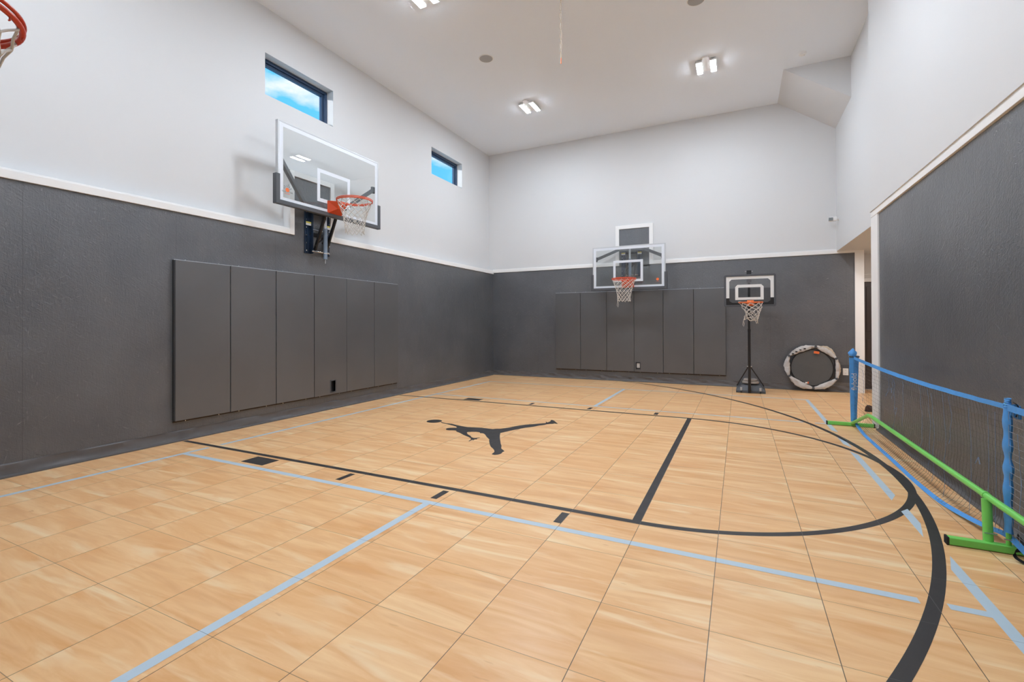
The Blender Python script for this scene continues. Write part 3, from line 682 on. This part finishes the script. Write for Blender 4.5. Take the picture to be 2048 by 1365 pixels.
MB().tube([(.02, .08, 1.14), (.02, .08, 2.21)], .020, 16).build('upper_pole', 'blacksteel', T, smooth=True)
MB().tube([(.02, .08, 1.12), (.02, .08, 1.16)], .027, 16).build('pole_collar', 'blacksteel', pl, smooth=True)
MB().box((-.02, .055, 2.15), (.06, .10, 2.225)).build('height_bracket', 'blacksteel', T, bevel=.003)
MB().tube([(-.045, .08, 2.205), (.085, .08, 2.205)], .006, 8).build('bracket_bolt', 'chrome', T)
MB().box((-.02, .09, 1.66), (.06, by-.012, 1.72)).box((-.02, .09, 2.0), (.06, by-.012, 2.06)).build('board_arm', 'blacksteel', T)
m = MB()   # wedge base with moulded ribs
base = [(-.245, .0), (.245, .0), (.245, .07), (.175, .155), (-.175, .155), (-.245, .07)]
m.add([(-.24, .06, 0), (.24, .06, 0), (.225, -.42, 0), (-.225, -.42, 0), (-.24, .055, .045), (.24, .055, .045), (.22, -.42, .12), (-.22, -.42, .12), (-.16, -.02, .13), (.16, -.02, .13), (.15, -.38, .15), (-.15, -.38, .15)],
      [(3, 2, 1, 0), (0, 1, 5, 4), (1, 2, 6, 5), (2, 3, 7, 6), (3, 0, 4, 7), (4, 5, 9, 8), (5, 6, 10, 9), (6, 7, 11, 10), (7, 4, 8, 11), (8, 9, 10, 11)])
bs = m.build('base', 'charcoal', T, bevel=.008)
for sx in (-.155, .155):
    MB().tube([(sx-.012, .062, .022), (sx+.012, .062, .022)], .022, 14).build('wheel', 'blacksteel', bs, smooth=True)
    MB().box((sx-.018, .02, .045), (sx+.018, .06, .10)).build('wheel_bracket', 'silver', bs, bevel=.004)
for s_ in (-1, 1):
    MB().tube([(.02+s_*.02, .075, .475), (s_*.225, -.26, .098)], .009, 10).build('diagonal_brace', 'blacksteel', T, smooth=True)
    MB().tube([(.02+s_*.022, .075, .485), (.02+s_*.040, .075, .485)], .011, 10).build('brace_bolt', 'chrome', T, smooth=True)
for k, (rad, h0, h1, lb) in enumerate(((.14, .151, .195, 'wide grey beige weight disc lying on the portable hoop base'), (.115, .196, .237, 'smaller grey beige weight disc stacked on top of the wide one'))):
    w_ = thing('weight_disc', lb, 'weight', (.185, 9.75, h0), 0, 'weight discs on the hoop base'); h = h1-h0
    MB().lathe([(rad*.9, 0), (rad, h*.2), (rad, h*.75), (rad*.92, h), (rad*.6, h), (rad*.55, h*.75), (.03, h*.75)], 40).build('disc', 'weight', w_, smooth=True)
    MB().lathe([(.03, h*.6), (.03, h*.95), (.012, h*.95)], 20).build('hub', 'greymetal', w_, smooth=True)

# ------------------------------------------------------------ folded rebounder against the far wall
T = thing('folded_trampoline', 'folded grey hexagonal trampoline leaning upright against the far wall', 'trampoline', (1.208, 10.20, .452)); T.rotation_euler = (math.radians(-6), 0, 0)
V6 = [(.063, .376), (.376, .165), (.376, -.20), (.013, -.385), (-.363, -.178), (-.363, .20)]
out_r = [.425, .415, .44, .45, .455, .425]
def sleeve(i, col, mat, name, inset=0, bulge=1.0, yoff=0, parent=None, s0=0, s1=1, label=None):
    a, b = Vector((V6[i][0], 0, V6[i][1])), Vector((V6[(i+1) % 6][0], 0, V6[(i+1) % 6][1])); n = 26; q = 10; m = MB()
    nrm = Vector(((b-a).z*-1, 0, (b-a).x)); mid = (a+b)/2
    if nrm.dot(mid) < 0: nrm = -nrm
    nrm.normalize(); sag = max(.02, out_r[i]-mid.length)*bulge
    for k in range(n+1):
        t_ = s0+(s1-s0)*k/n; p = a.lerp(b, t_); w_ = .034+sag*.72*math.sin(PI*t_)
        for j in range(q):
            an = 2*PI*j/q; u_ = (math.cos(an)*.5+.5)*w_-.012; y = -math.sin(an)*.026*(1+.7*noise.noise(Vector((t_*4+i, an, 2))))
            wr = .016*noise.noise(Vector((t_*9+i*3, j*.9, 0)))+.006*noise.noise(Vector((t_*25, j*1.7, i)))
            m.v.append(p+nrm*(u_+wr*(1 if j < 4 or j > 7 else .4))+Vector((0, y+wr*.8+yoff, 0)))
    for k in range(n):
        for j in range(q): m.f.append([k*q+j, k*q+(j+1) % q, (k+1)*q+(j+1) % q, (k+1)*q+j])
    m.f.append(list(range(q))); m.f.append([n*q+j for j in range(q)][::-1])
    return m.build(name, mat, parent or T, smooth=True, label=label)
for i in range(6):
    s_ = sleeve(i, None, 'fabric', 'padded_sleeve')
    if i in (0, 1): sleeve(i, None, 'beige', 'torn_lining', bulge=1.75, yoff=.022, parent=s_, label='torn beige lining')
MB().tube([(v[0]*.955, .01, v[1]*.955) for v in V6], .012, 8, True).build('frame_tube', 'blacksteel', T, smooth=True)
for v in V6:
    MB().tube([(v[0]*1.0, -.034, v[1]*1.0), (v[0]*1.0, .02, v[1])], .022, 10).build('corner_joint', 'charcoal', T, smooth=True)
MB().prism([(.335*math.cos(2*PI*k/40), -.01+.325*math.sin(2*PI*k/40)) for k in range(40)], .014, .018, 1).build('jumping_mat', 'mat', T)
ring(.335, .007, (0, 0, 0), 48, 6).xf(Matrix.Translation((0, .012, -.01)) @ Matrix.Rotation(PI/2, 4, 'X')).build('mat_edge', 'blacksteel', T, smooth=True)
MB().box((.0, -.03, .255), (.085, -.022, .30)).xf(Matrix.Rotation(.12, 4, 'Y')).build('warning_tag', 'orange2', T, label='orange warning tag')
tg = MB().box((-.11, -.03, -.305), (-.06, -.022, -.28)).build('care_tag', 'white', T); MB().box((-.075, -.032, -.308), (-.058, -.0215, -.27)).build('tag_stripe', 'orange2', tg)
m = MB()
for q, (u, v_) in enumerate(((-.30, .235), (-.245, .275), (-.18, .31), (-.11, .335))): m.box((u-.018, -.034, v_-.010), (u+.018, -.028, v_+.012))
m.build('black_straps', 'strap', T)

# ------------------------------------------------------------ portable sports net
NX, YA, YB, YC = 1.262, 7.0, 3.52, .06
NX2 = 1.325
T = thing('sports_net', 'portable blue and green sports net stretched along the right wall', 'sports net', (0, 0, 0))
def fnet(s_):      # x of the net line at y
    return NX+(NX2-NX)*(YA-s_)/(YA-YB)
def foot(y, x0, x1, seed):
    ft = MB().box((x0, y-.022, .004), (x1, y+.022, .044)).build('foot_bar', 'green', T, bevel=.004)
    MB().box((x0-.006, y-.024, .0), (x0+.006, y+.024, .046)).box((x1-.006, y-.024, .0), (x1+.006, y+.024, .046)).build('end_cap', 'strap', ft, bevel=.003)
foot(YA, .985, 1.465, 0); foot(3.52, 1.07, 1.455, 1); foot(YC, 1.05, 1.44, 2)
def topz(y):
    y2 = (YA-y)/(YA-YB) if y > YB else (YB-y)/(YB-YC)
    return .868-.05*math.sin(PI*min(max(y2, 0), 1))-.05*(1 if y < YB else (YA-y)/(YA-YB))*1
def post(y, x, z1, name='net_pole'):
    return MB().tube([(x, y, .03), (x, y, z1)], .012, 14).build(name, 'green', T, smooth=True)
post(YA, NX, .90); post(YB, NX2+.008, .83); post(YC, NX2+.02, .88)
tz = .268
MB().tube([(NX-.02, YA-.01, .035), (NX, 6.28, .262), (NX, 6.24, .268), (1.268, 6.1, tz), (1.272, 3.62, tz+.012)], .0185, 14).build('lower_rail', 'green', T, smooth=True)
MB().tube([(1.272, 3.63, tz+.012), (1.272, 3.60, tz+.012)], .0215, 14).tube([(1.272, 3.61, tz+.012), (1.275, .80, tz+.02), (1.275, YC+.02, .04)], .0185, 14).build('lower_rail', 'green', T, smooth=True)
MB().tube([(1.258, 3.545, .035), (1.262, 3.575, tz)], .0225, 14).build('rail_support', 'green', T, smooth=True)
MB().tube([(1.235, 3.53, .09), (1.29, 3.53, .09)], .004, 6).tube([(NX2-.02, 3.50, .08), (NX2+.03, 3.50, .08)], .004, 6).build('bolts', 'chrome', T)
# fabric sleeves over the poles
def sleeve_post(x, y, z0, z1, w0, w1, ruf, seed, name='pole_sleeve'):
    m = MB(); n = 60; q = 12
    for i in range(n+1):
        f_ = i/n; z = z0+(z1-z0)*f_; w_ = w0+(w1-w0)*f_
        rw = ruf*(math.sin(f_*34+seed)*.5+noise.noise(Vector((f_*9, seed, 0))))
        dx = ruf*.5*noise.noise(Vector((f_*5, seed, 4)))
        for j in range(q):
            a = 2*PI*j/q
            m.v.append(Vector((x+dx+math.cos(a)*(w_/2+rw)*.55, y+math.sin(a)*(w_/2+rw*1.0), z+ruf*.3*math.sin(a*2+f_*20))))
    for i in range(n):
        for j in range(q): m.f.append([i*q+j, i*q+(j+1) % q, (i+1)*q+(j+1) % q, (i+1)*q+j])
    m.f.append(list(range(q))[::-1]); m.f.append([n*q+j for j in range(q)])
    return m.build(name, 'bluefab', T, smooth=True)
# far sleeve faces the viewer: a flat tapered pocket
m = MB(); n = 40
dirx = Vector((.80, .0, 0)).normalized()
for i in range(n+1):
    f_ = i/n; z = .06+(.86-.06)*f_; w_ = .058+.040*f_
    for q, (u, v_) in enumerate(((-.5, -.2), (-.2, -.5), (.2, -.5), (.5, -.2), (.5, .2), (.2, .5), (-.2, .5), (-.5, .2))):
        wob = .003*noise.noise(Vector((f_*12, q*.7, 2)))
        m.v.append(Vector((NX+.006-.006*(1-f_)+u*w_+wob, YA+v_*.045+wob*2, z)))
for i in range(n):
    for j in range(8): m.f.append([i*8+j, i*8+(j+1) % 8, (i+1)*8+(j+1) % 8, (i+1)*8+j])
m.f.append(list(range(8))[::-1]); m.f.append([n*8+j for j in range(8)])
fs = m.build('pole_sleeve', 'bluefab', T, smooth=True)
cp = MB().lathe([(.034, 0), (.046, .02), (.044, .038), (.034, .055), (.022, .075), (.012, .088), (.004, .094)], 18, (0, 0, 0))
for v in cp.v: v += Vector((.012*noise.noise(v*28), .010*noise.noise(v*31+Vector((4, 0, 0))), .008*noise.noise(v*26+Vector((0, 3, 0)))))
cp.xf(Matrix.Translation((NX-.006, YA, .86))).build('sleeve_cap', 'bluefab', T, smooth=True)
MB().box((NX-.046, YA-.028, .846), (NX+.058, YA+.028, .868)).build('cap_strap', 'greymetal', T, bevel=.004)
tx = text_mb('flybold', .078, .0008)
tx.xf(Matrix.Translation((NX+.004, YA-.0265, .55)) @ Matrix.Rotation(PI/2, 4, 'X') @ Matrix.Rotation(PI/2, 4, 'Z')).build('printed_word', 'white', fs)
sleeve_post(NX2+.008, YB-.0, .115, .80, .062, .062, .008, 3)
sleeve_post(NX2+.008, YB, .79, .855, .05, .044, .006, 5, 'sleeve_cap')
sleeve_post(NX2+.02, YC, .115, .86, .06, .06, .006, 9)
# top band and bottom band
def band(y0, y1, wf, zf, xf_, w_, n=50, tw=0):
    pts = []; sd = []
    for i in range(n+1):
        f_ = i/n; y = y0+(y1-y0)*f_; pts.append((xf_(y, f_), y, zf(y, f_)+.002*noise.noise(Vector((y*8, 0, 0))))); a = tw*math.sin(PI*f_)*.6; sd.append((math.sin(a), 0, math.cos(a)))
    return MB().ribbon(pts, sd, w_, .003)
bx1 = lambda y, f_: NX+(NX2-NX)*f_
band(YA-.03, YB+.02, None, lambda y, f_: .842-.035*f_-.030*math.sin(PI*f_), bx1, [.034-.006*min(1, max(0, (k/50-.6)*3)) for k in range(51)], 50, .5).build('top_band', 'bluefab', T)
band(YB-.02, YC, None, lambda y, f_: .807+.04*f_-.02*math.sin(PI*f_), lambda y, f_: NX2, .036, 50).build('top_band', 'bluefab', T)
BB = [(1.262, 7.0, .07), (1.262, 6.5, .015), (1.262, 5.9, .008), (1.263, 5.4, .008), (1.257, 4.85, .008), (1.262, 4.5, .010), (1.275, 4.25, .012), (1.30, 3.98, .030), (1.325, 3.75, .055), (1.34, 3.56, .085), (1.345, 3.40, .07), (1.35, 3.1, .02), (1.33, 2.5, .008), (1.33, 1.5, .008), (1.34, .5, .02), (1.345, .1, .08)]
def cr(P, n):
    o = []
    for i in range(len(P)-1):
        p0, p1, p2, p3 = [Vector(P[min(max(k, 0), len(P)-1)]) for k in (i-1, i, i+1, i+2)]
        for k in range(n):
            t_ = k/n; o.append(.5*((2*p1)+(p2-p0)*t_+(2*p0-5*p1+4*p2-p3)*t_*t_+(3*p1-p0-3*p2+p3)*t_**3))
    o.append(Vector(P[-1])); return o
bbp = cr(BB, 12)
MB().ribbon(bbp, [(.75, 0, .65)]*len(bbp), .030, .003).build('bottom_band', 'bluefab', T)
def bbx(y):
    for a, b in zip(bbp[:-1], bbp[1:]):
        if a.y >= y >= b.y: f_ = (a.y-y)/max(1e-6, a.y-b.y); return a.lerp(b, f_)
    return bbp[-1]
# netting: a sheet that hangs from the band, slack near the floor
def netting(y0, y1, topf, mat, seed, wav):
    m = MB(); c = .045; ny = int((y0-y1)/c); nz_ = 19; G = {}
    for i in range(ny+1):
        y = y0-(y0-y1)*i/ny; b = bbx(y); zt = topf(y); xt = fnet(y) if y > YB else NX2
        edge = min(1, min(i, ny-i)/6)
        for j in range(nz_+1):
            f_ = j/nz_; z = zt+(b.z-zt)*f_
            slack = math.sin(PI*max(0, (f_-.72)/.28)) if f_ > .72 else 0
            x = xt+(b.x-xt)*f_**3+.022*edge*math.sin(PI*f_)+.05*slack*edge
            x += wav*noise.noise(Vector((y*5, z*16, seed))); yy = y+wav*.9*math.sin(z*95+y*3)*min(1, f_*4)+wav*noise.noise(Vector((y*3, z*9, seed+5)))
            if f_ > .72: z = max(.008, z+.0)
            G[(i, j)] = Vector((x, yy, z))
    for i in range(ny+1): m.tube([G[(i, j)] for j in range(nz_+1)], .0009, 3, cap=False)
    for j in range(1, nz_+1): m.tube([G[(i, j)] for i in range(ny+1)], .0009, 3, cap=False)
    return m
netting(YA-.03, YB+.03, lambda y: .826-.035*((YA-y)/(YA-YB))-.030*math.sin(PI*(YA-y)/(YA-YB)), 'dkcord', 1, .006).build('netting', 'dkcord', T)
netting(YB-.03, YC+.05, lambda y: .79+.04*(YB-y)/(YB-YC)-.02*math.sin(PI*(YB-y)/(YB-YC)), 'ltcord', 2, .004).build('netting', 'ltcord', T)
# loose blue threads
m = MB(); rnd = random.Random(5)
for y, l0, l1 in ((5.62, .02, .16), (5.50, .02, .22), (5.45, .04, .5), (5.22, .02, .42), (4.78, .02, .5), (4.62, .02, .6), (4.55, .04, .7), (4.35, .02, .75), (4.25, .02, .35), (3.95, .05, .72), (3.72, .02, .6), (3.64, .02, .72), (6.55, .05, .4), (3.40, .1, .6)):
    zt = .81-.03; x = fnet(y)-.004
    pts = [(x+.008*noise.noise(Vector((y, k*.5, 0)))+.01*math.sin(PI*k/11), y+.025*noise.noise(Vector((y*2, k*.35, 7))), zt-l0-(l1-l0)*k/11) for k in range(12)]
    MB().tube(pts, .0012, 4).build('loose_thread', 'thread', T)
for y, z in ((5.6, .62), (5.5, .66), (3.82, .45), (5.35, .5)):
    m = MB()
    for k in range(3): m.tube([(fnet(y)-.006, y, z), (fnet(y)-.02, y+rnd.uniform(-.06, .06), z-rnd.uniform(.02, .06))], .0015, 4)
    m.build('frayed_knot', 'thread', T)
# black webbing straps
P = cr([(NX2+.03, YB-.03, .115), (NX2+.045, YB-.055, .085), (NX2+.05, YB-.085, .06), (NX2+.005, YB-.085, .05), (NX2-.005, YB-.105, .022), (NX2+.025, YB-.14, .006), (NX2+.035, YB-.19, .004)], 8)
MB().ribbon(P, [(.3, .2, .9)]*int(len(P)*.6)+[(.8, .6, .1)]*(len(P)-int(len(P)*.6)), .022, .002).build('webbing_strap', 'strap', T)
P = cr([(NX2+.018, YB-.032, .838), (NX2+.032, YB-.036, .825), (NX2+.036, YB-.036, .79), (NX2+.026, YB-.032, .76)], 6)
MB().ribbon(P, [(.2, 1, .0)]*len(P), .03, .003).build('webbing_strap', 'strap', T)
m = MB()
for k in range(4): m.tube([(NX2+.012+.009*k, YB-.022-.002*k, .815+.012*math.sin(k)), (NX2+.020+.008*k, YB-.026, .79), (NX2+.014+.010*k, YB-.024, .765-.006*k)], .011, 8)
m.build('knotted_end', 'bluefab', T, smooth=True)

hl = bpy.data.lights.new('hallway_lamp', 'AREA'); hl.energy = 22; hl.size = .5; hl.color = (1, .93, .88)
ho = bpy.data.objects.new('hallway_lamp', hl); COL.objects.link(ho); ho.location = (2.7, 9.2, 2.55)
# shoe in the doorway
T = thing('shoe', 'dark brown shoe on the floor of the doorway behind the net', 'shoe', (1.725, 8.33, 0), .9)
m = MB()
prof = [(-.13, .035, .07), (-.11, .045, .085), (-.05, .045, .07), (.0, .042, .055), (.06, .05, .05), (.11, .045, .042), (.14, .025, .028)]
for (x, w_, h) in prof:
    for k in range(10):
        a = 2*PI*k/10; m.v.append(Vector((x, w_*math.cos(a), .012+max(0, math.sin(a))*h)))
for i in range(len(prof)-1):
    for k in range(10): m.f.append([i*10+k, i*10+(k+1) % 10, (i+1)*10+(k+1) % 10, (i+1)*10+k])
m.f.append(list(range(10))); m.f.append([60+k for k in range(10)][::-1]); m.build('upper', 'brown', T, smooth=True)
MB().prism([(-.14, -.03), (-.1, -.045), (.06, -.05), (.13, -.035), (.15, 0), (.13, .035), (.06, .05), (-.1, .045), (-.14, .03)], 0, .014).build('sole', 'strap', T)
